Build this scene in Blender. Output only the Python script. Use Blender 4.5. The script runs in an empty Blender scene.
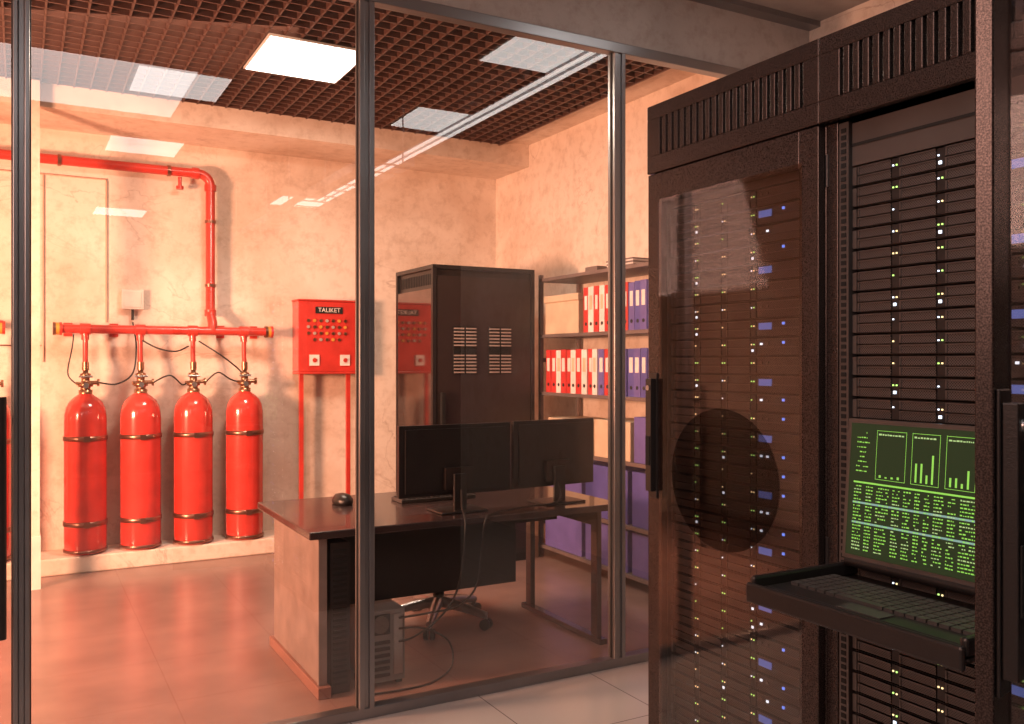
import bpy, math, random
from mathutils import Vector, Matrix
random.seed(7)
scene=bpy.context.scene
scene.view_settings.view_transform='Standard'
scene.view_settings.look='None'
scene.view_settings.exposure=0.0

# ---------------------------------------------------------------- materials
def new_mat(name):
    m=bpy.data.materials.new(name); m.use_nodes=True
    return m,m.node_tree,m.node_tree.nodes['Principled BSDF']
def P(name,col,rough=.5,metal=0.,var=.12,scale=8.,bump=0.,bscale=60.,coat=0.,emit=None,es=0.,spec=.5,lo=.3,hi=.7):
    m,nt,b=new_mat(name)
    N=nt.nodes;L=nt.links
    tc=N.new('ShaderNodeTexCoord')
    no=N.new('ShaderNodeTexNoise');no.inputs['Scale'].default_value=scale;no.inputs['Detail'].default_value=5
    L.new(tc.outputs['Object'],no.inputs['Vector'])
    cr=N.new('ShaderNodeValToRGB')
    cr.color_ramp.elements[0].position=lo;cr.color_ramp.elements[1].position=hi
    c=Vector(col)
    cr.color_ramp.elements[0].color=(*[max(0,v*(1-var)) for v in c],1)
    cr.color_ramp.elements[1].color=(*[min(1,v*(1+var)) for v in c],1)
    L.new(no.outputs['Fac'],cr.inputs['Fac']);L.new(cr.outputs['Color'],b.inputs['Base Color'])
    b.inputs['Roughness'].default_value=rough;b.inputs['Metallic'].default_value=metal
    b.inputs['Coat Weight'].default_value=coat
    b.inputs['Specular IOR Level'].default_value=spec
    if bump>0:
        n2=N.new('ShaderNodeTexNoise');n2.inputs['Scale'].default_value=bscale;n2.inputs['Detail'].default_value=4
        L.new(tc.outputs['Object'],n2.inputs['Vector'])
        bp=N.new('ShaderNodeBump');bp.inputs['Strength'].default_value=bump;bp.inputs['Distance'].default_value=.01
        L.new(n2.outputs['Fac'],bp.inputs['Height']);L.new(bp.outputs['Normal'],b.inputs['Normal'])
    if emit:
        b.inputs['Emission Color'].default_value=(*emit,1);b.inputs['Emission Strength'].default_value=es
        m.cycles.emission_sampling='NONE'
    return m

def plaster(name,c1,c2,c3):
    m,nt,b=new_mat(name);N=nt.nodes;L=nt.links
    tc=N.new('ShaderNodeTexCoord')
    n1=N.new('ShaderNodeTexNoise');n1.inputs['Scale'].default_value=.8;n1.inputs['Detail'].default_value=12;n1.inputs['Roughness'].default_value=.62;n1.inputs['Distortion'].default_value=.3
    L.new(tc.outputs['Object'],n1.inputs['Vector'])
    r1=N.new('ShaderNodeValToRGB');e=r1.color_ramp.elements
    e[0].position=.33;e[0].color=(*c2,1);e[1].position=.54;e[1].color=(*c1,1)
    L.new(n1.outputs['Fac'],r1.inputs['Fac'])
    n2=N.new('ShaderNodeTexNoise');n2.inputs['Scale'].default_value=1.1;n2.inputs['Detail'].default_value=7;n2.inputs['Distortion'].default_value=1.6
    L.new(tc.outputs['Object'],n2.inputs['Vector'])
    r2=N.new('ShaderNodeValToRGB');e=r2.color_ramp.elements
    e[0].position=.493;e[0].color=(0,0,0,1);e[1].position=.507;e[1].color=(0,0,0,1)
    q=r2.color_ramp.elements.new(.5);q.color=(.5,.5,.5,1)
    L.new(n2.outputs['Fac'],r2.inputs['Fac'])
    n4=N.new('ShaderNodeTexNoise');n4.inputs['Scale'].default_value=.8;L.new(tc.outputs['Object'],n4.inputs['Vector'])
    r4=N.new('ShaderNodeValToRGB');e=r4.color_ramp.elements;e[0].position=.48;e[1].position=.62
    L.new(n4.outputs['Fac'],r4.inputs['Fac'])
    mk=N.new('ShaderNodeMath');mk.operation='MULTIPLY';L.new(r2.outputs['Color'],mk.inputs[0]);L.new(r4.outputs['Color'],mk.inputs[1])
    mx=N.new('ShaderNodeMixRGB');mx.inputs['Color2'].default_value=(*c3,1)
    L.new(mk.outputs[0],mx.inputs['Fac']);L.new(r1.outputs['Color'],mx.inputs['Color1'])
    n3=N.new('ShaderNodeTexNoise');n3.inputs['Scale'].default_value=11;n3.inputs['Detail'].default_value=10;n3.inputs['Roughness'].default_value=.7
    L.new(tc.outputs['Object'],n3.inputs['Vector'])
    r3=N.new('ShaderNodeValToRGB');e=r3.color_ramp.elements
    e[0].position=.34;e[0].color=(.64,.56,.50,1);e[1].position=.52;e[1].color=(1,1,1,1)
    L.new(n3.outputs['Fac'],r3.inputs['Fac'])
    mu=N.new('ShaderNodeMixRGB');mu.blend_type='MULTIPLY';mu.inputs['Fac'].default_value=.5
    L.new(mx.outputs['Color'],mu.inputs['Color1']);L.new(r3.outputs['Color'],mu.inputs['Color2'])
    L.new(mu.outputs['Color'],b.inputs['Base Color'])
    b.inputs['Roughness'].default_value=.7
    bp=N.new('ShaderNodeBump');bp.inputs['Strength'].default_value=.15;bp.inputs['Distance'].default_value=.02
    L.new(n1.outputs['Fac'],bp.inputs['Height']);
    bp2=N.new('ShaderNodeBump');bp2.inputs['Strength'].default_value=.12;bp2.inputs['Distance'].default_value=.006
    L.new(n3.outputs['Fac'],bp2.inputs['Height']);L.new(bp.outputs['Normal'],bp2.inputs['Normal'])
    L.new(bp2.outputs['Normal'],b.inputs['Normal'])
    return m

def glass(name,tint,base=.06,rough=0.0,gl=1.0):
    m,nt,b=new_mat(name);N=nt.nodes;L=nt.links
    N.remove(b)
    out=N['Material Output']
    t=N.new('ShaderNodeBsdfTransparent');t.inputs['Color'].default_value=(*tint,1)
    g=N.new('ShaderNodeBsdfGlossy');g.inputs['Roughness'].default_value=rough;g.inputs['Color'].default_value=(gl,gl,gl,1)
    lw=N.new('ShaderNodeLayerWeight');lw.inputs['Blend'].default_value=.5
    pw=N.new('ShaderNodeMath');pw.operation='POWER';pw.inputs[1].default_value=5
    L.new(lw.outputs['Facing'],pw.inputs[0])
    ml=N.new('ShaderNodeMath');ml.operation='MULTIPLY_ADD';ml.inputs[1].default_value=1-base;ml.inputs[2].default_value=base
    L.new(pw.outputs[0],ml.inputs[0])
    mx=N.new('ShaderNodeMixShader')
    L.new(ml.outputs[0],mx.inputs[0]);L.new(t.outputs[0],mx.inputs[1]);L.new(g.outputs[0],mx.inputs[2])
    L.new(mx.outputs[0],out.inputs['Surface'])
    return m

def perforated(name,c_hole,c_face,pitch,rough=.4,metal=.3):
    m,nt,b=new_mat(name);N=nt.nodes;L=nt.links
    tc=N.new('ShaderNodeTexCoord');sp=N.new('ShaderNodeSeparateXYZ');L.new(tc.outputs['Object'],sp.inputs[0])
    def sn(o):
        a=N.new('ShaderNodeMath');a.operation='MULTIPLY';a.inputs[1].default_value=2*math.pi/pitch;L.new(o,a.inputs[0])
        s=N.new('ShaderNodeMath');s.operation='SINE';L.new(a.outputs[0],s.inputs[0]);return s.outputs[0]
    ad=N.new('ShaderNodeMath');ad.operation='ADD';L.new(sp.outputs['X'],ad.inputs[0]);L.new(sp.outputs['Y'],ad.inputs[1])
    p=N.new('ShaderNodeMath');p.operation='MULTIPLY';L.new(sn(ad.outputs[0]),p.inputs[0]);L.new(sn(sp.outputs['Z']),p.inputs[1])
    r=N.new('ShaderNodeValToRGB');e=r.color_ramp.elements
    e[0].position=.1;e[0].color=(*c_face,1);e[1].position=.25;e[1].color=(*c_hole,1)
    L.new(p.outputs[0],r.inputs['Fac']);L.new(r.outputs['Color'],b.inputs['Base Color'])
    b.inputs['Roughness'].default_value=rough;b.inputs['Metallic'].default_value=metal
    return m

def emis(name,col,s,lampy=False):
    m,nt,b=new_mat(name);b.inputs['Base Color'].default_value=(*col,1)
    b.inputs['Emission Color'].default_value=(*col,1);b.inputs['Emission Strength'].default_value=s
    if not lampy: m.cycles.emission_sampling='NONE'
    return m

M={}
M['wall']=plaster('plaster_aged',(.80,.70,.61),(.60,.46,.36),(.36,.23,.17))
M['wallf']=plaster('plaster_grey',(.46,.43,.41),(.36,.33,.31),(.25,.21,.19))
M['ceil']=P('ceiling_paint',(.34,.32,.31),.8,bump=.05)
M['floor_o']=P('floor_epoxy',(.25,.15,.125),.25,var=.2,scale=2.5,bump=.08,bscale=25)
m,nt,b=new_mat('floor_tile');N=nt.nodes;L=nt.links
tc=N.new('ShaderNodeTexCoord');br=N.new('ShaderNodeTexBrick');br.offset=0
br.inputs['Color1'].default_value=(.50,.47,.46,1);br.inputs['Color2'].default_value=(.46,.43,.42,1);br.inputs['Mortar'].default_value=(.2,.18,.18,1)
br.inputs['Scale'].default_value=1;br.inputs['Mortar Size'].default_value=.003;br.inputs['Brick Width'].default_value=.6;br.inputs['Row Height'].default_value=.6
L.new(tc.outputs['Object'],br.inputs['Vector']);L.new(br.outputs['Color'],b.inputs['Base Color']);b.inputs['Roughness'].default_value=.2
M['tile']=m
M['black']=P('black_powdercoat',(.022,.019,.019),.32,.2,bump=.08,bscale=350)
M['cab']=P('cabinet_brown_black',(.040,.028,.025),.30,.3,bump=.08,bscale=300)
M['fascia']=P('bronze_speckled_steel',(.058,.042,.038),.25,.5,bump=.08,bscale=600,var=.5,scale=480,lo=.42,hi=.62)
M['mirror']=P('black_gloss_panel',(.20,.15,.14),.06,.9)
M['dark']=P('dark_interior',(.006,.006,.006),.8)
M['steel']=P('brushed_steel',(.42,.42,.43),.3,.9)
M['mull']=P('mullion_aluminium',(.26,.26,.27),.32,.75,var=.12,scale=3)
M['mulld']=P('mullion_gasket',(.03,.03,.03),.6)
M['red']=P('red_enamel',(.58,.045,.034),.2,0,var=.15,coat=.6)
M['redp']=P('red_pipe_paint',(.53,.045,.032),.32,0,var=.2,coat=.2)
M['brass']=P('brass_valve',(.36,.20,.12),.3,.9)
M['band']=P('strap_metal',(.30,.15,.11),.3,.9)
M['conduit']=P('painted_conduit',(.50,.33,.25),.5)
M['yellow']=P('yellow_paint',(.62,.30,.05),.4)
M['white']=P('white_plastic',(.8,.76,.7),.4)
M['grey']=P('grey_plastic',(.17,.16,.16),.45)
M['rubber']=P('black_rubber',(.015,.013,.013),.5)
M['glass']=glass('partition_glass',(.93,.92,.91),.11)
M['dglass']=glass('smoked_door_glass',(.68,.60,.57),.11,.04)
M['disc']=glass('dark_round_film',(.42,.42,.43),.04,.05,.5)
M['grid']=P('grid_ceiling_metal',(.115,.055,.042),.4,.3)
M['plenum']=P('plenum_dark',(.022,.010,.009),.9)
M['lamp']=emis('lamp_diffuser',(1,.93,.86),5,True)
M['lampf']=emis('lamp_diffuser_cool',(1,.97,.93),4,True)
M['lampb']=P('lamp_frame',(.6,.58,.55),.4)
M['perf']=perforated('server_perforated',(.005,.005,.005),(.105,.090,.087),.0055)
M['srv']=P('server_bezel',(.034,.030,.030),.32,.4)
M['srv2']=P('server_bezel_light',(.12,.105,.10),.32,.5)
M['green']=emis('led_green',(.50,.95,.22),1.6)
M['amber']=emis('led_amber',(1,.80,.40),1.6)
M['wled']=emis('led_white',(.72,.85,1),2.0)
M['blue']=emis('led_blue',(.15,.28,1),1.5)
M['bluet']=emis('blue_tile',(.14,.24,.75),.5)
M['desk']=P('desk_laminate',(.045,.028,.027),.25,var=.2,coat=.4)
M['deskside']=P('desk_side_laminate',(.24,.18,.16),.4,var=.2)
M['deskred']=P('desk_foot_trim',(.26,.12,.09),.4)
M['bred']=P('binder_red',(.58,.045,.04),.4)
M['bwhite']=P('binder_white',(.8,.72,.68),.5)
M['bblue']=P('binder_blue',(.09,.085,.32),.4)
M['bblue2']=P('binder_violet',(.14,.115,.36),.4)
M['card']=P('cardboard',(.62,.47,.33),.7)
M['shelf']=P('shelf_metal',(.20,.15,.14),.45,.3)
M['scr']=P('screen_dark',(.008,.010,.008),.35,emit=(.030,.045,.016),es=.7,spec=.15)
M['stext']=emis('screen_text_green',(.22,.60,.09),.75)
M['stext2']=emis('screen_text_pale',(.35,.6,.25),.65)
M['sbar']=emis('screen_bar_blue',(.2,.42,.40),.5)
M['key']=P('keycaps',(.06,.055,.053),.4)
M['foam']=P('chair_fabric',(.03,.03,.035),.9,bump=.2,bscale=200)
M['grille']=P('vent_light',(.42,.34,.30),.5)

# ---------------------------------------------------------------- mesh builder
class B:
    def __init__(s): s.v=[];s.f=[];s.m=[];s.s=[];s.mats=[]
    def mi(s,k):
        if k not in s.mats: s.mats.append(k)
        return s.mats.index(k)
    def add(s,vs,fs,k,smooth=False):
        o=len(s.v);s.v+= [tuple(v) for v in vs];i=s.mi(k)
        for f in fs: s.f.append([o+a for a in f]);s.m.append(i);s.s.append(smooth)
    def box(s,x0,x1,y0,y1,z0,z1,k):
        if x0>x1:x0,x1=x1,x0
        if y0>y1:y0,y1=y1,y0
        if z0>z1:z0,z1=z1,z0
        vs=[(x0,y0,z0),(x1,y0,z0),(x1,y1,z0),(x0,y1,z0),(x0,y0,z1),(x1,y0,z1),(x1,y1,z1),(x0,y1,z1)]
        s.add(vs,[(0,3,2,1),(4,5,6,7),(0,1,5,4),(1,2,6,5),(2,3,7,6),(3,0,4,7)],k)
    def quad(s,a,b,c,d,k): s.add([a,b,c,d],[(0,1,2,3)],k)
    def tube(s,pts,r,k,seg=12,rs=None,smooth=True):
        pts=[Vector(p) for p in pts];n=len(pts)
        vs=[];fs=[];up=None
        for i,p in enumerate(pts):
            t=(pts[min(i+1,n-1)]-pts[max(i-1,0)]).normalized()
            if up is None:
                up=Vector((0,0,1)) if abs(t.z)<.9 else Vector((1,0,0))
            a=(up-t*up.dot(t))
            if a.length<1e-5:a=Vector((1,0,0))-t*t.x
            a.normalize();up=a;b=t.cross(a)
            rr=rs[i] if rs else r
            for j in range(seg):
                an=2*math.pi*j/seg
                vs.append(p+a*math.cos(an)*rr+b*math.sin(an)*rr)
        for i in range(n-1):
            for j in range(seg):
                j2=(j+1)%seg
                fs.append((i*seg+j,i*seg+j2,(i+1)*seg+j2,(i+1)*seg+j))
        s.add(vs,fs,k,smooth)
        o=[vs[j] for j in range(seg)];s.add(o,[tuple(range(seg))[::-1]],k)
        o=[vs[(n-1)*seg+j] for j in range(seg)];s.add(o,[tuple(range(seg))],k)
    def lathe(s,c,prof,k,seg=32,smooth=True):
        vs=[];fs=[]
        for r,z in prof:
            for j in range(seg):
                an=2*math.pi*j/seg;vs.append((c[0]+r*math.cos(an),c[1]+r*math.sin(an),c[2]+z))
        for i in range(len(prof)-1):
            for j in range(seg):
                j2=(j+1)%seg;fs.append((i*seg+j,i*seg+j2,(i+1)*seg+j2,(i+1)*seg+j))
        s.add(vs,fs,k,smooth)
    def obj(s,name,parent=None,bevel=0,mat=None):
        me=bpy.data.meshes.new(name);me.from_pydata(s.v,[],s.f);me.update()
        for k in s.mats: me.materials.append(M[k])
        me.polygons.foreach_set('material_index',s.m);me.polygons.foreach_set('use_smooth',s.s)
        o=bpy.data.objects.new(name,me);scene.collection.objects.link(o)
        if mat is not None:o.matrix_world=mat
        if parent:o.parent=parent
        if bevel:
            bv=o.modifiers.new('bevel','BEVEL');bv.width=bevel;bv.segments=2;bv.limit_method='ANGLE';bv.angle_limit=.9
        return o
def empty(name,loc=(0,0,0)):
    e=bpy.data.objects.new(name,None);scene.collection.objects.link(e);e.empty_display_size=.1;return e
def cat(pts,n=8):
    pts=[Vector(p) for p in pts];out=[]
    P_=[pts[0]]+pts+[pts[-1]]
    for i in range(1,len(P_)-2):
        for k in range(n):
            t=k/n;a,b,c,d=P_[i-1],P_[i],P_[i+1],P_[i+2]
            out.append(.5*((2*b)+(c-a)*t+(2*a-5*b+4*c-d)*t*t+(3*b-a-3*c+d)*t**3))
    out.append(pts[-1]);return out
def text(body,size,loc,rot,mat,name,parent):
    c=bpy.data.curves.new(name,'FONT');c.body=body;c.size=size;c.extrude=.0008;c.align_x='CENTER';c.align_y='CENTER'
    c.materials.append(mat);o=bpy.data.objects.new(name,c);scene.collection.objects.link(o)
    o.location=loc;o.rotation_euler=rot;o.parent=parent;return o

# ---------------------------------------------------------------- room shell
GY=3.57;WY=7.32;WX=3.90;LX=-3.2;FY=-5.6;CZ=3.40;BY=6.70
def one(name,*a): b=B();b.box(*a);return b.obj(name)
one('floor_office',LX,WX,GY+.03,WY,-.1,0,'floor_o')
one('floor',LX,WX,FY,GY+.03,-.1,0,'tile')
one('wall_back',LX,WX,WY,WY+.15,-.1,3.8,'wall')
one('wall_right',WX,WX+.15,FY,WY+.15,-.1,3.8,'wall')
one('wall_left',LX-.15,LX,FY,WY+.15,-.1,3.8,'wall')
one('wall_front',LX,WX,FY-.15,FY,-.1,3.8,'wallf')
one('wall_partition_header',LX,WX,GY-.02,GY+.08,3.07,3.8,'wallf')
one('ceiling',LX,WX,FY,GY-.02,CZ,CZ+.1,'ceil')
one('ceiling_office_plenum',LX,WX,GY+.08,WY,3.78,3.85,'plenum')
one('ceiling_beam',LX,WX,BY,WY,3.21,3.78,'wall')
b=B();b.box(3.6,WX,GY+.08,BY,CZ,CZ+.06,'wall');b.obj('ceiling_margin')
b=B();b.box(LX,2.72,6.97,WY,0,.12,'wall');b.obj('trim_plinth',bevel=.01)
b=B();b.box(.055,.115,6.62,6.69,0,3.36,'wall');b.box(.05,.12,6.612,6.69,0,.35,'white');b.obj('trim_post')
b=B();b.box(LX,WX,GY-.10,GY-.02,CZ-.03,CZ,'mull');b.obj('trim_ceiling_front')

# open-cell grid ceiling
b=B();z0,z1=3.365,3.41;p=.10
x=LX+.02
while x<3.6:
    b.box(x-.005,x+.005,GY+.08,BY,z0,z1,'grid');x+=p
y=GY+.1
while y<BY:
    b.box(LX,3.6,y-.005,y+.005,z0,z1,'grid');y+=p
b.box(3.592,3.606,GY+.08,BY,3.36,3.43,'grid')
b.obj('ceiling_open_cell_grid')

def panel_lamp(x,y,z,w=.6,d=.6,k='lampf'):
    b=B();b.box(x-w/2,x+w/2,y-d/2,y+d/2,z-.012,z,'lampb');b.box(x-w/2+.012,x+w/2-.012,y-d/2+.012,y+d/2-.012,z-.016,z-.012,k)
    return b.obj('ceiling_panel_lamp')
panel_lamp(1.53,5.36,3.36,.6,.66,'lamp')
for (x,y) in [(.95,.78),(2.87,.8),(2.80,2.5),(.95,-1.2),(2.9,-3.2),(1.1,-5.0),(-.9,.8),(-.9,-2.8)]:
    panel_lamp(x,y,CZ)
b=B();b.box(3.0,3.018,-3,2.9,CZ-.05,CZ-.03,'lampf');b.box(3.085,3.1,-3,2.9,CZ-.05,CZ-.03,'lampf');b.box(2.99,3.11,-3,2.9,CZ-.03,CZ,'mull');b.obj('linear_ceiling_lamp')

# ---------------------------------------------------------------- glass partition
part=empty('glass_partition')
b=B()
ms=[-2.58,-1.29,0.004,1.275,2.58]
for mx in ms:
    w=.033 if mx!=0.004 else .026
    b.box(mx-w,mx-.010,GY-.03,GY+.03,0.04,3.02,'mull')
    b.box(mx+.010,mx+w,GY-.03,GY+.03,0.04,3.02,'mull')
    b.box(mx-.010,mx+.010,GY-.022,GY+.022,0.04,3.02,'mull')
    b.box(mx-w-.005,mx+w+.005,GY-.008,GY+.008,0.04,3.02,'mulld')
b.box(LX,WX,GY-.03,GY+.03,0,.045,'mull')
b.box(LX,WX,GY-.03,GY+.03,3.02,3.07,'mull')
b.box(WX-.04,WX,GY-.03,GY+.03,0.04,3.02,'mull')
b.obj('partition_frame',part,bevel=.003)
edges=[LX]+ms+[WX-.02]
for i in range(len(edges)-1):
    b=B();a,c=edges[i]+.02,edges[i+1]-.02
    b.quad((a,GY,.04),(c,GY,.04),(c,GY,3.03),(a,GY,3.03),'glass');b.obj('window_%d'%(i+1),part)
b=B();b.tube([(-.056,GY-.075,.55),(-.056,GY-.075,1.38)],.016,'black');
for z in(.65,1.3): b.tube([(-.056,GY-.075,z),(-.056,GY,z)],.01,'black',8)
b.obj('pull_handle',part)

# ---------------------------------------------------------------- fire suppression cylinders
CY=7.10
def gas_cylinder(x):
    root=empty('fire_suppression_cylinder')
    b=B();c=(x,CY,.121)
    b.lathe(c,[(0,0.005),(.115,0.0),(.132,.012),(.14,.04),(.142,.09),(.142,.96),(.140,1.0),(.131,1.05),(.112,1.09),(.083,1.12),(.055,1.14),(.042,1.15),(.04,1.16),(0,1.16)],'red',40)
    b.obj('tank',root)
    b=B()
    for z in(.22,.83):
        b.lathe(c,[(.1425,z-.018),(.148,z-.016),(.148,z+.016),(.1425,z+.018)],'band',40)
        b.box(x-.02,x+.02,CY-.16,CY-.14,.12+z-.02,.12+z+.02,'band')
        b.box(x-.012,x+.012,CY+.14,WY-.001,.12+z-.02,.12+z+.02,'band')
    b.lathe(c,[(.1425,.015),(.147,.017),(.147,.035),(.1425,.037)],'band',40)
    b.obj('straps',root)
    b=B()
    b.lathe(c,[(.046,1.15),(.046,1.175),(.034,1.18),(.034,1.2),(.05,1.2),(.05,1.225),(.028,1.23),(.028,1.27),(.036,1.272),(.036,1.295),(.018,1.30),(.018,1.36),(0,1.36)],'brass',20)
    b.tube([(x,CY,1.35),(x+.075,CY-.01,1.35)],.014,'brass',10)
    b.tube([(x+.075,CY-.01,1.35),(x+.09,CY-.01,1.35)],.026,'brass',12)
    b.tube([(x,CY,1.345),(x-.06,CY-.02,1.345)],.013,'brass',10)
    b.tube([(x,CY-.0,1.33),(x,CY-.055,1.33)],.02,'steel',12)
    b.tube([(x-.045,CY-.03,1.395),(x+.045,CY-.03,1.395)],.008,'steel',8)
    b.obj('valve',root)
    b=B()
    b.tube([(x,CY,1.47),(x,CY+.02,1.56),(x,CY+.02,1.70)],.018,'redp',12)
    b.tube([(x,CY,1.44),(x,CY,1.50)],.024,'brass',10)
    b.obj('riser',root)
for x in (-.19,.415,.786,1.16,1.544): gas_cylinder(x)

root=empty('fire_suppression_pipework')
b=B();PY=7.13
b.tube([(.215,PY,1.74),(1.76,PY,1.74)],.032,'redp',16)
b.tube([(-1.6,PY,1.76),(-.10,PY,1.76)],.032,'redp',16)
for x in(.235,1.74,-.12):
    b.tube([(x-.012,PY,1.74),(x+.012,PY,1.74)],.044,'yellow',16)
    b.tube([(x-.03,PY,1.74),(x-.012,PY,1.74)],.047,'band',16)
    b.tube([(x+.012,PY,1.74),(x+.03,PY,1.74)],.047,'redp',16)
for x in(.415,.786,1.16,1.544):
    b.tube([(x-.035,PY,1.74),(x+.035,PY,1.74)],.041,'redp',16)
    b.tube([(x,PY,1.66),(x,PY,1.72)],.026,'redp',12)
for x in(.31,1.66,.62,1.4):
    b.box(x-.015,x+.015,PY,WY-.001,1.72,1.76,'redp');b.box(x-.03,x+.03,WY-.012,WY-.001,1.69,1.79,'redp')
UY=7.22
pts=[(1.307,PY,1.74),(1.307,PY,1.80),(1.307,UY,1.90),(1.307,UY,2.88)]
for i in range(1,8):
    a=i/8*math.pi/2;pts.append((1.307-.09*(1-math.cos(a)),UY,2.88+.09*math.sin(a)))
pts+= [(1.21,UY,2.97),(-1.6,UY,2.97)]
b.tube(pts,.036,'redp',16)
for z in(1.86,2.84): b.tube([(1.307,UY,z),(1.307,UY,z+.05)],.045,'redp',16)
b.tube([(1.17,UY,2.97),(1.22,UY,2.97)],.045,'redp',16)
for x in(.25,1.0,-1.2): b.tube([(x-.012,UY,2.97),(x+.012,UY,2.97)],.043,'band',16);b.box(x-.012,x+.012,UY,WY-.001,2.955,2.985,'band')
for z in(2.1,2.6): b.tube([(1.307,UY,z-.012),(1.307,UY,z+.012)],.043,'band',16);b.box(1.295,1.32,UY,WY-.001,z-.012,z+.012,'band')
b.tube([(1.08,UY,2.93),(1.08,UY,2.86)],.014,'redp',10);b.tube([(1.08,UY,2.86),(1.08,UY,2.835)],.028,'redp',12)
b.obj('pipes',root)
b=B()
b.tube([(-1.5,WY-.010,2.875),(.565,WY-.010,2.875),(.57,WY-.010,2.86),(.57,WY-.010,1.80)],.006,'conduit',8)
b.tube([(.15,WY-.010,2.875),(.15,WY-.010,1.5)],.005,'conduit',8)
b.tube([(.13,WY-.010,1.62),(-1,WY-.010,1.62)],.005,'band',8)
b.tube(cat([(.505,7.08,1.35),(.62,7.05,1.34),(.73,7.08,1.42),(.76,7.15,1.62),(.75,7.28,1.80)]),.006,'rubber',8)
b.tube(cat([(.876,7.08,1.35),(.98,7.02,1.40),(1.07,7.05,1.33),(1.11,7.08,1.345)]),.006,'rubber',8)
b.tube(cat([(1.25,7.08,1.35),(1.33,7.04,1.42),(1.42,7.06,1.37),(1.49,7.08,1.345)]),.006,'rubber',8)
b.tube(cat([(.80,7.1,1.66),(.90,7.02,1.60),(1.02,7.0,1.58),(1.12,7.08,1.62)]),.006,'rubber',8)
b.tube(cat([(1.2,7.1,1.66),(1.34,7.03,1.56),(1.46,7.05,1.47),(1.52,7.1,1.42)]),.006,'rubber',8)
b.tube(cat([(.35,7.08,1.345),(.30,7.1,1.42),(.33,7.15,1.6),(.34,7.15,1.7)]),.005,'rubber',8)
b.obj('hoses',root)
b=B();b.box(.67,.825,WY-.06,WY-.001,1.90,2.05,'white');b.box(.685,.81,WY-.066,WY-.06,1.915,2.035,'white')
b.tube([(.75,WY-.03,1.90),(.75,WY-.03,1.82)],.01,'rubber',8);b.obj('junction_box',bevel=.006)

# ---------------------------------------------------------------- fire control panel
root=empty('fire_control_panel')
b=B();x0,x1=1.98,2.47;yf=7.13
b.box(x0,x1,yf,WY-.001,1.42,2.0,'red');b.box(x0-.008,x1+.008,yf-.01,WY-.001,2.0,2.015,'redp')
b.box(x0,x1,yf-.006,WY-.001,1.40,1.42,'redp')
b.obj('cabinet',root,bevel=.006)
b=B()
b.box(x0+.14,x1-.12,yf-.008,yf,1.90,1.955,'dark')
for r in range(4):
    for c in range(7):
        z=1.84-r*.052;x=x0+.08+c*.052
        if r==3 and c in(0,6):continue
        k=['bwhite','yellow','band','green'][(r*3+c*5)%4] if (r+c)%2 else 'brass'
        b.tube([(x,yf,z),(x,yf-.012,z)],.013,k if k!='green' else 'grille',10)
for x in(x0+.13,x1-.10):
    b.box(x-.04,x+.04,yf-.012,yf,1.47,1.56,'bwhite')
    b.tube([(x,yf-.012,1.515),(x,yf-.02,1.515)],.018,'redp',12)
b.obj('buttons',root)
text('TALIKET',.05,((x0+x1)/2+.01,yf-.0095,1.927),(math.pi/2,0,0),M['bwhite'],'label_text',root)
b=B()
for x in(x0+.04,x1-.05):
    b.box(x-.016,x+.016,yf+.05,yf+.08,.121,1.40,'redp')
    b.box(x-.045,x+.045,yf+.02,yf+.11,.121,.133,'redp')
b.obj('legs',root)

# ---------------------------------------------------------------- black cabinet in office
root=empty('office_server_cabinet')
b=B();X0,X1,Y0,Y1,H=2.575,3.42,5.79,6.5,2.2
b.box(X0+.02,X1-.02,Y0+.02,Y1-.01,.06,2.17,'black')
b.box(X0,X1,Y0,Y1,2.17,H,'black');b.box(X0+.02,X1-.02,Y0+.02,Y1-.02,0,.06,'dark')
b.box(X0,X0+.03,Y0,Y0+.03,.06,2.17,'black');b.box(X1-.03,X1,Y0,Y0+.03,.06,2.17,'black')
b.box(X0,X0+.03,Y1-.03,Y1,.06,2.17,'black')
b.box(X0+.035,X1-.035,Y0+.004,Y0+.02,.10,2.12,'cab')
b.box(X0+.004,X0+.02,Y0+.03,Y1-.03,.10,2.03,'mirror')
y=Y0+.08
while y<Y1-.08: b.box(X0+.017,X0+.0195,y,y+.016,2.06,2.14,'dark');y+=.032
b.obj('body',root,bevel=.004)
b=B()
for xs in(2.74,3.03):
    for half in(0,1):
        a=xs+half*.098
        b.box(a-.004,a+.086,Y0-.004,Y0+.004,1.41,1.76,'dark')
        for i in range(14):
            if 5<i<8: continue
            z=1.42+i*.0245;b.box(a,a+.082,Y0-.010,Y0-.003,z,z+.010,'grille')
b.box(X0+.06,X0+.085,Y0-.03,Y0+.004,1.0,1.28,'dark')
b.obj('vents',root)

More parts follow.
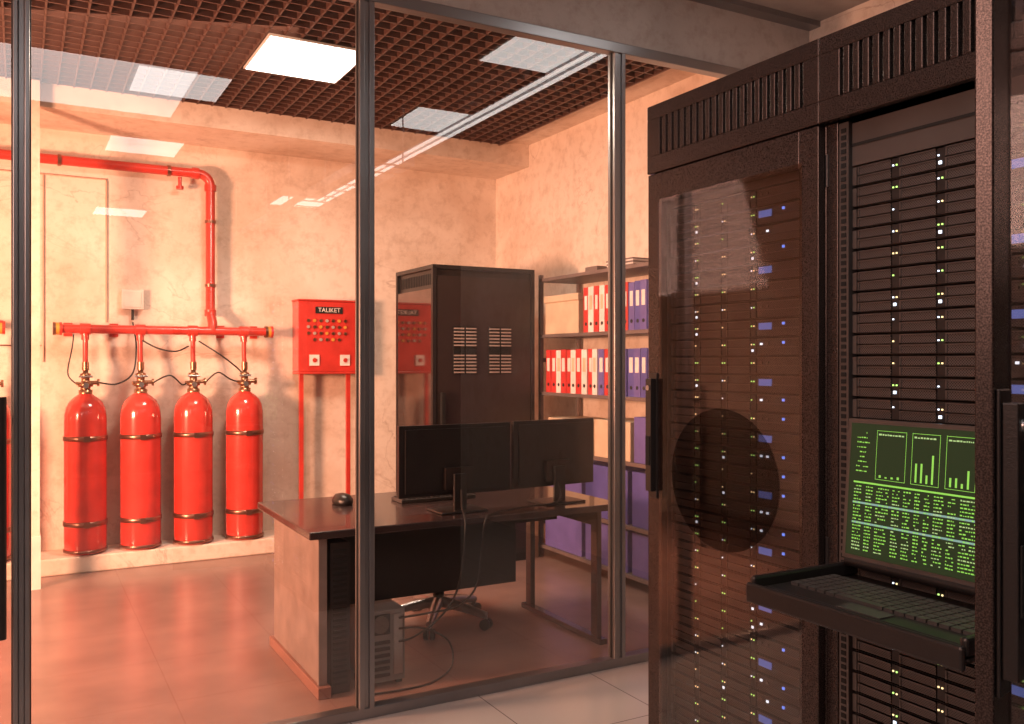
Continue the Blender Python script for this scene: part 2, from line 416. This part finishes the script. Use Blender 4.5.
# ---------------------------------------------------------------- shelving + binders
root=empty('shelving_unit');SX=3.50;SX1=3.88;SY0,SY1=4.15,5.87
b=B();zs=[.10,.42,.84,1.27,1.71,2.14]
for z in zs: b.box(SX,SX1,SY0,SY1,z-.025,z,'shelf')
for y in(SY0,SY1-.03):
    for x in(SX,SX1-.03): b.box(x,x+.03,y,y+.03,0,2.17,'shelf')
for z in(.25,1.5): b.box(SX+.01,SX1,SY1-.012,SY1-.008,z,z+.03,'shelf')
b.obj('shelf_frame',root,bevel=.002)
b=B();random.seed(3)
def row(z,y,yend,seq,h=.32):
    i=0
    while y>yend:
        w=.062+random.random()*.012;k=seq[min(i,len(seq)-1)];hh=h+random.uniform(-.004,.004);d=SX+.02+random.uniform(0,.012)
        b.box(d,SX+.31,y-w+.003,y,z,z+hh,k)
        lab='bwhite' if k!='bwhite' else 'card'
        b.box(d-.001,d+.002,y-w+.018,y-.015,z+.16,z+.26,lab)
        b.tube([(d-.002,y-w/2,z+.06),(d+.003,y-w/2,z+.06)],.013,'dark',10)
        y-=w;i+=1
row(1.71,5.28,4.22,['bred','bwhite','bred','bwhite','bred','bred','bwhite','bred','bblue2','bblue','bblue2','bblue','bblue','bblue'])
row(1.27,5.80,4.22,['bred','bred','bwhite','bred','bred','bwhite','bred','bwhite','bred','bwhite','bblue2','bred','bblue','bblue2','bblue','bblue','bblue2','bblue','bblue','bblue2','bblue'])
b.obj('binders',root)
b=B()
b.box(SX+.02,SX+.33,5.34,5.80,1.71,1.99,'card');b.box(SX+.01,SX+.34,5.33,5.81,1.95,2.0,'card')
b.box(SX+.02,SX+.33,5.2,5.76,.84,1.08,'card');b.box(SX+.02,SX+.33,4.72,5.14,.84,1.10,'card')
b.box(SX+.02,SX+.33,4.2,4.68,.84,1.14,'bblue2')
for i in range(3): b.box(SX+.02,SX+.33,4.2+i*.55,4.7+i*.55,.42,.78,'bblue' if i<2 else 'bblue2');b.box(SX+.02,SX+.33,4.2+i*.55,4.7+i*.55,.10,.38,'bblue2')
for i in range(5): b.box(SX+.03+.006*i,SX+.28,4.7+.01*i,5.0+.012*i,2.14+i*.012,2.151+i*.012,'bwhite' if i%2 else 'shelf')
b.box(SX+.05,SX+.25,5.15,5.3,2.14,2.18,'shelf')
b.obj('storage_boxes',root,bevel=.004)

# ---------------------------------------------------------------- desk
root=empty('office_desk');DX0,DX1,DY0,DY1=1.11,2.80,3.82,4.80
b=B();b.box(DX0,DX1,DY0,DY1,.715,.75,'desk');b.obj('desktop',root,bevel=.006)
b=B()
b.box(1.17,1.20,3.90,4.68,0.05,.715,'deskside');b.box(1.155,1.215,3.84,4.72,0,.05,'deskred')
b.box(1.165,1.205,3.87,3.90,.05,.715,'deskside')
b.box(2.69,2.72,3.90,3.96,0.03,.715,'desk');b.box(2.69,2.72,4.60,4.66,0.03,.715,'desk');b.box(2.68,2.73,3.86,4.70,0,.03,'desk');b.box(2.695,2.715,3.96,4.60,.62,.715,'desk')
b.box(1.20,2.25,4.0,4.02,.36,.715,'black')
b.box(2.25,2.69,4.3,4.32,.60,.715,'black')
b.obj('supports',root,bevel=.003)

b=B();b.box(1.225,1.31,3.885,3.99,.0,.68,'perf');b.box(1.222,1.313,3.875,3.885,.0,.685,'srv')
for i in range(24): b.box(1.235,1.30,3.872,3.876,.04+i*.026,.054+i*.026,'dark')
b.obj('slim_cabinet',bevel=.003)
b=B();b.box(1.39,1.575,3.86,4.3,.02,.35,'grey')
b.box(1.405,1.50,3.853,3.86,.24,.335,'dark');b.tube([(1.452,3.86,.288),(1.452,3.848,.288)],.04,'srv2',20)
b.box(1.515,1.56,3.85,3.86,.05,.33,'steel')
for i in range(6): b.box(1.405,1.50,3.852,3.86,.045+i*.03,.063+i*.03,'srv')
for x in(1.41,1.555):
    for y in(3.9,4.25): b.box(x-.015,x+.015,y-.02,y+.02,0,.02,'dark')
b.obj('computer_tower',bevel=.004)

# monitors
def monitor(cx,cy,w,h,z0,ang):
    root=empty('computer_monitor')
    R=Matrix.Translation((cx,cy,0))@Matrix.Rotation(ang,4,'Z')
    b=B()
    b.box(-w/2,w/2,-.012,.012,z0,z0+h,'black')
    b.box(-w/2+.008,w/2-.008,.012,.014,z0+.012,z0+h-.008,'scr')
    b.box(-w/2+.03,w/2-.03,-.022,-.012,z0+.02,z0+h-.02,'black')
    b.box(-.075,.075,-.045,-.02,z0+.03,z0+.14,'cab')
    b.obj('panel',root,bevel=.006,mat=R)
    b=B()
    b.box(-.035,.035,-.065,-.045,.755,z0+.11,'black')
    b.box(-.13,.13,-.12,.07,.7505,.760,'black')
    b.obj('stand',root,bevel=.005,mat=R)
    return root
monitor(1.93,4.06,.62,.355,.83,0)
monitor(2.515,4.06,.53,.355,.835,math.radians(4))
b=B();b.lathe((0,0,0),[(0,0.0),(.034,0.0),(.038,.008),(.036,.02),(.026,.033),(.01,.038),(0,.0385)],'black',20)
for i,v in enumerate(b.v): b.v[i]=(v[0]*.95,v[1]*1.6,v[2])
o=b.obj('computer_mouse',mat=Matrix.Translation((1.49,4.52,.751))@Matrix.Scale(1.45,4))
b=B();b.box(1.76,2.20,4.36,4.51,.751,.77,'key');
for r in range(5):
    for c in range(15): b.box(1.77+c*.028,1.793+c*.028,4.37+r*.027,4.392+r*.027,.77,.776,'srv')
b.obj('keyboard',bevel=.003)
b=B()
b.tube(cat([(1.93,3.99,.86),(1.90,3.92,.79),(1.86,3.80,.72),(1.84,3.80,.5),(1.80,3.82,.36),(1.70,3.80,.28),(1.60,3.82,.22),(1.54,3.85,.2)]),.005,'rubber',8)
b.tube(cat([(2.50,3.99,.87),(2.46,3.92,.775),(2.25,3.9,.762),(2.05,3.85,.757),(1.97,3.80,.74),(1.95,3.8,.62),(1.93,3.82,.42),(1.82,3.80,.34),(1.66,3.79,.33),(1.54,3.85,.31)]),.005,'rubber',8)
b.tube(cat([(1.54,3.85,.26),(1.64,3.80,.26),(1.76,3.78,.19),(1.78,3.78,.07),(1.68,3.78,.008),(1.5,3.76,.008),(1.35,3.78,.008)]),.005,'rubber',8)
b.obj('desk_cables')

# office chair
root=empty('office_chair');cx,cy=2.20,4.74
b=B()
bx_=cx-.10;by_=cy-.10
for i in range(5):
    a=2*math.pi*i/5+.35;ex,ey=bx_+.30*math.cos(a),by_+.30*math.sin(a)
    b.tube([(bx_,by_,.13),(bx_+.15*math.cos(a),by_+.15*math.sin(a),.110),(ex,ey,.080)],.02,'steel',10,rs=[.034,.028,.02])
    b.tube([(ex,ey,.08),(ex,ey,.05)],.009,'steel',8)
    dx,dy=-math.sin(a)*.022,math.cos(a)*.022
    for s_ in(-1,1): b.tube([(ex+s_*dx*.3,ey+s_*dy*.3,.03),(ex+s_*dx*1.3,ey+s_*dy*1.3,.03)],.03,'rubber',14)
b.tube([(bx_,by_,.10),(bx_,by_,.28)],.032,'rubber',14);b.tube([(bx_,by_,.28),(bx_,by_,.44)],.018,'steel',12)
b.obj('swivel_base',root)
b=B();b.box(cx-.24,cx+.20,cy-.22,cy+.24,.45,.53,'foam');b.box(cx-.16,cx+.04,cy-.18,cy+.08,.43,.45,'black')
b.obj('seat',root,bevel=.035)
b=B();b.box(cx-.18,cx+.18,cy+.26,cy+.31,.60,.94,'foam');b.obj('backrest',root,bevel=.024)
b=B();b.tube(cat([(cx,cy+.1,.44),(cx,cy+.3,.46),(cx,cy+.34,.6),(cx,cy+.315,.75)]),.018,'black')
b.obj('back_support',root)

# ---------------------------------------------------------------- server racks (row along Y, fronts at X=1.51)
FX=1.51;SXF=1.545
def door(root,hinge,d,w=.594,hoff=.028):
    d=Vector((d[0],d[1],0)).normalized();o=Vector((-d.y,d.x,0))
    mat=Matrix(((d.x,o.x,0,hinge[0]),(d.y,o.y,0,hinge[1]),(0,0,1,0),(0,0,0,1)))
    b=B();t=.020;z0,z1=.05,2.012;gl,gr,gb,gt=.055,.535,.14,1.93
    b.box(0,gl,0,t,z0,z1,'fascia');b.box(gr,w,0,t,z0,z1,'fascia')
    b.box(gl,gr,0,t,z0,gb,'fascia');b.box(gl,gr,0,t,gt,z1,'fascia')
    b.obj('door_frame',root,bevel=.002,mat=mat)
    b=B();b.quad((gl-.01,t+.0015,gb-.01),(gr+.01,t+.0015,gb-.01),(gr+.01,t+.0015,gt+.01),(gl-.01,t+.0015,gt+.01),'dglass')
    b.obj('door_glass',root,mat=mat)
    b=B()
    pts=[(.30+.19*math.cos(2*math.pi*i/64),t+.003,1.21+.175*math.sin(2*math.pi*i/64)) for i in range(64)]
    b.add(pts,[tuple(range(64))],'disc');b.obj('door_round_emblem',root,mat=mat)
    b=B();hx=w-hoff
    b.box(hx-.016,hx+.016,t,t+.005,1.13,1.47,'black');b.box(hx-.012,hx+.012,t+.005,t+.022,1.15,1.455,'black')
    b.box(hx-.009,hx+.009,t+.022,t+.025,1.22,1.30,'dark')
    b.tube([(hx,t+.022,1.43),(hx,t+.025,1.43)],.007,'steel',12)
    b.obj('door_handle',root,bevel=.003,mat=mat)
    b=B()
    for z in(.2,1.05,1.88): b.tube([(-.004,-.004,z),(-.004,-.004,z+.07)],.006,'black',10)
    b.obj('door_hinges',root,mat=mat)

def rack(y1,open_=False):
    y0=y1-.598;D=1.0
    root=empty('server_rack')
    b=B()
    b.box(FX+.03,FX+D,y0,y0+.012,.05,2.2,'black');b.box(FX+.03,FX+D,y1-.012,y1,.05,2.2,'black')
    b.box(FX+.012,FX+D,y0,y1,2.18,2.2,'black');b.box(FX+D-.012,FX+D,y0+.012,y1-.012,.05,2.18,'black')
    b.box(FX+.03,FX+D,y0+.01,y1-.01,0,.06,'black')
    f0,f1=FX-.002,FX+.018
    b.box(f0,f1,y0,y1,2.162,2.2,'fascia');b.box(f0,f1,y0,y1,2.015,2.062,'fascia')
    y=y0+.045;b.box(f0,f1,y0,y,2.062,2.162,'fascia')
    while y+.0085+.016<y1-.04:
        b.box(f0,f1,y+.0085,y+.0245,2.062,2.162,'fascia');y+=.0245
    b.box(f0,f1,y+.0085,y1,2.062,2.162,'fascia')
    b.box(f1,f1+.004,y0+.01,y1-.01,2.02,2.19,'dark')
    for a,c in((y0,y0+.030),(y1-.030,y1)):
        b.box(FX+.022,FX+.05,a,c,.05,2.015,'fascia')
    b.obj('rack_frame',root,bevel=.002)
    b=B()
    for a in(y0+.032,y1-.056):
        b.box(FX+.024,FX+.05,a,a+.024,.06,2.01,'srv2')
        z=.075
        while z<1.99:
            b.box(FX+.022,FX+.025,a+.006,a+.018,z,z+.009,'dark');z+=.01483
    b.obj('mounting_rails',root)
    b=B();ys=y1-.060
    rnd=random.Random(int(y1*100))
    def sb(o0,o1,z0,z1,x0,x1,k): b.box(x0,x1,ys-o1,ys-o0,z0,z1,k)
    b.box(SXF+.02,FX+.85,ys-.45,ys,.07,1.985,'dark')
    sb(0,.462,1.915,2.005,SXF-.004,SXF+.02,'srv2')
    sb(.0,.462,1.956,1.962,SXF-.006,SXF,'dark')
    U=.0445;nrow=0;z=1.915-U
    while z>.08:
        sb(0,.462,z+.001,z+U-.002,SXF+.006,SXF+.02,'srv')
        sb(0,.010,z+.003,z+U-.004,SXF-.003,SXF+.008,'srv2');sb(.452,.462,z+.003,z+U-.004,SXF-.003,SXF+.008,'srv2')
        for bay in range(3):
            o=.012+bay*.101
            for r in range(2):
                zz=z+.003+r*.0205
                sb(o,o+.080,zz,zz+.0175,SXF,SXF+.008,'perf')
                sb(o,o+.003,zz,zz+.0175,SXF-.002,SXF+.008,'srv2')
                sb(o+.003,o+.080,zz+.0155,zz+.0175,SXF-.002,SXF+.008,'srv2')
            sb(o+.082,o+.099,z+.003,z+.041,SXF+.001,SXF+.008,'srv')
            k=rnd.random()
            sb(o+.084,o+.0868,z+.026,z+.029,SXF-.001,SXF+.002,'green' if k<.4 else ('wled' if k<.75 else 'amber'))
            if rnd.random()<.7: sb(o+.092,o+.0948,z+.026,z+.029,SXF-.001,SXF+.002,'amber' if rnd.random()<.5 else 'green')
            if rnd.random()<.14: sb(o+.086,o+.092,z+.010,z+.016,SXF-.001,SXF+.002,'wled')
        sb(.318,.45,z+.003,z+.041,SXF,SXF+.008,'perf');sb(.318,.45,z+.039,z+.041,SXF-.002,SXF+.008,'srv2');sb(.318,.45,z+.020,z+.022,SXF-.002,SXF+.008,'srv2')
        if nrow%3==1:
            sb(.326,.366,z+.018,z+.034,SXF-.003,SXF+.002,'bluet')
        else:
            for q in range(2): sb(.33+q*.02,.336+q*.02,z+.026,z+.031,SXF-.003,SXF+.002,'wled' if rnd.random()<.3 else 'srv2')
        if rnd.random()<.35: sb(.40,.406,z+.028,z+.034,SXF-.003,SXF+.002,'blue')
        z-=U;nrow+=1
    b.obj('server_units',root)
    if not open_: door(root,(FX+.020,y0+.002),(0,1))
    else: door(root,(FX-.004,y0+.004),(-.582,-.143),hoff=.022)
    return root
rack(1.945);r2=rack(1.346,True);rack(.747);rack(.148);rack(-.451)

# KVM console of the open rack
con=empty('console_drawer')
b=B();ya,yb=.826,1.278;xa=1.24
b.box(xa,1.535,ya,yb,1.045,1.055,'black')
b.box(xa,1.535,yb-.014,yb,1.055,1.085,'black');b.box(xa,1.535,ya,ya+.014,1.055,1.085,'black')
b.box(xa-.012,xa,ya,yb,1.035,1.074,'black')
b.box(xa+.02,1.45,ya+.014,yb-.014,1.055,1.066,'srv')
b.obj('tray',con,bevel=.006)
b=B()
for r in range(6):
    for c in range(19):
        if r==0 and 4<c<10:
            if c==5:b.box(xa+.075,xa+.092,yb-.035-c*.0212-.0212*4-.018,yb-.035-c*.0212,1.066,1.072,'key')
            continue
        y=yb-.035-c*.0212;x=xa+.075+r*.021
        b.box(x,x+.017,y-.018,y,1.066,1.072,'key')
b.box(xa+.025,xa+.065,1.0,1.09,1.066,1.068,'key')
b.obj('keyboard_keys',con)
b=B()
def sp(s,t,off=0):
    return (1.488+.022*t-off,1.268-.425*s,1.098+.285*t)
def sq(s0,s1,t0,t1,off,k): b.quad(sp(s0,t0,off),sp(s1,t0,off),sp(s1,t1,off),sp(s0,t1,off),k)
vs=[sp(0,0),sp(1,0),sp(1,1),sp(0,1)];vb=[(v[0]+.014,v[1],v[2]) for v in vs]
b.add(vs+vb,[(0,1,2,3),(7,6,5,4),(0,4,5,1),(1,5,6,2),(2,6,7,3),(3,7,4,0)],'srv2')
b.tube([(1.495,.86,1.09),(1.495,1.26,1.09)],.011,'black',12)
b.obj('display_shell',con)
b=B();rnd=random.Random(5)
sq(.02,.98,.03,.97,.001,'scr')
def txt(s0,s1,t,h,k,dens=.8):
    s=s0
    while s<s1-.006:
        w=rnd.uniform(.004,.016);w=min(w,s1-s)
        if rnd.random()<dens: sq(s,s+w,t,t+h*rnd.uniform(.6,1),.002,k)
        s+=w+.004
for i in range(9): txt(.06,.13,.90-i*.034,.009,'stext',.7)
for gidx,(g0,g1) in enumerate([(.17,.33),(.36,.50),(.53,.67),(.70,.82),(.84,.95)]):
    for (a,c,d,e) in((g0,g1,.925,.928),(g0,g1,.585,.588)): sq(a,c,d,e,.002,'stext')
    sq(g0,g0+.002,.585,.93,.002,'stext');sq(g1-.002,g1,.585,.93,.002,'stext')
    txt(g0+.01,g1-.01,.895,.012,'stext2',.9)
    for j in range(4):
        hh=rnd.uniform(.02,.22) if gidx else rnd.uniform(.0,.02)
        w=(g1-g0-.03)/4;sq(g0+.02+j*w,g0+.02+j*w+w*.35,.60,.60+hh+.003,.002,'stext')
sq(.05,.95,.545,.557,.002,'stext');
for i in range(20):
    t=.520-i*.0235
    if i in(5,11): sq(.05,.95,t-.003,t+.011,.0018,'sbar')
    col=.055
    for w in(.06,.05,.08,.05,.05,.04,.04,.06,.05,.30):
        txt(col,min(col+w-.012,.95),t,.010,'stext' if rnd.random()<.8 else 'stext2',.85);col+=w+.008
b.obj('display_content',con)

b=B()
for x in(1.9,2.2): b.box(x,x+.01,-3,1.9,2.75,2.81,'steel')
y=-2.9
while y<1.9: b.box(1.91,2.2,y,y+.02,2.75,2.757,'steel');y+=.25
for y in(-2,0,1.7):
    for x in(1.905,2.205): b.tube([(x,y,2.78),(x,y,CZ-.002)],.005,'steel',8)
b.obj('cable_tray')

# ---------------------------------------------------------------- lights
def area(name,loc,tgt,sx,sy,p,col,spread=180):
    l=bpy.data.lights.new(name,'AREA');l.shape='RECTANGLE';l.size=sx;l.size_y=sy;l.energy=p;l.color=col;l.spread=math.radians(spread)
    o=bpy.data.objects.new(name,l);scene.collection.objects.link(o);o.location=loc
    o.rotation_euler=(Vector(tgt)-Vector(loc)).to_track_quat('-Z','Y').to_euler();return o
area('alarm_floodlight',(-2.2,4.4,1.7),(2.0,7.0,1.0),.6,.6,300,(1,.46,.27),140)
area('office_ceiling_light',(1.53,5.36,3.33),(1.53,5.36,0),.6,.6,66,(1,.80,.62))
area('office_fill_light',(.2,5.2,3.34),(.6,6.4,0),2.4,1.4,26,(1,.55,.36))  # added orange fill for general brightness, not a fixture of the office
area('aisle_warm_fill',(-2.2,.9,2.7),(1.6,1.3,1.3),1.6,1.2,58,(1,.56,.44))  # added unseen warm fill to redden and brighten the rack fronts
area('aisle_ceiling_light',(.4,.6,3.36),(.4,.6,0),1.2,1.2,16,(1,.92,.88))
w=bpy.data.worlds.new('world');scene.world=w;w.use_nodes=True
w.node_tree.nodes['Background'].inputs[0].default_value=(.25,.2,.19,1);w.node_tree.nodes['Background'].inputs[1].default_value=.3

# ---------------------------------------------------------------- camera
cd=bpy.data.cameras.new('camera');cam=bpy.data.objects.new('camera',cd);scene.collection.objects.link(cam)
cam.location=(0,0,1.5);cam.rotation_euler=(math.pi/2,0,-math.radians(29.1))
cd.sensor_width=36;cd.lens=36*884/1024;cd.clip_start=.02
scene.camera=cam
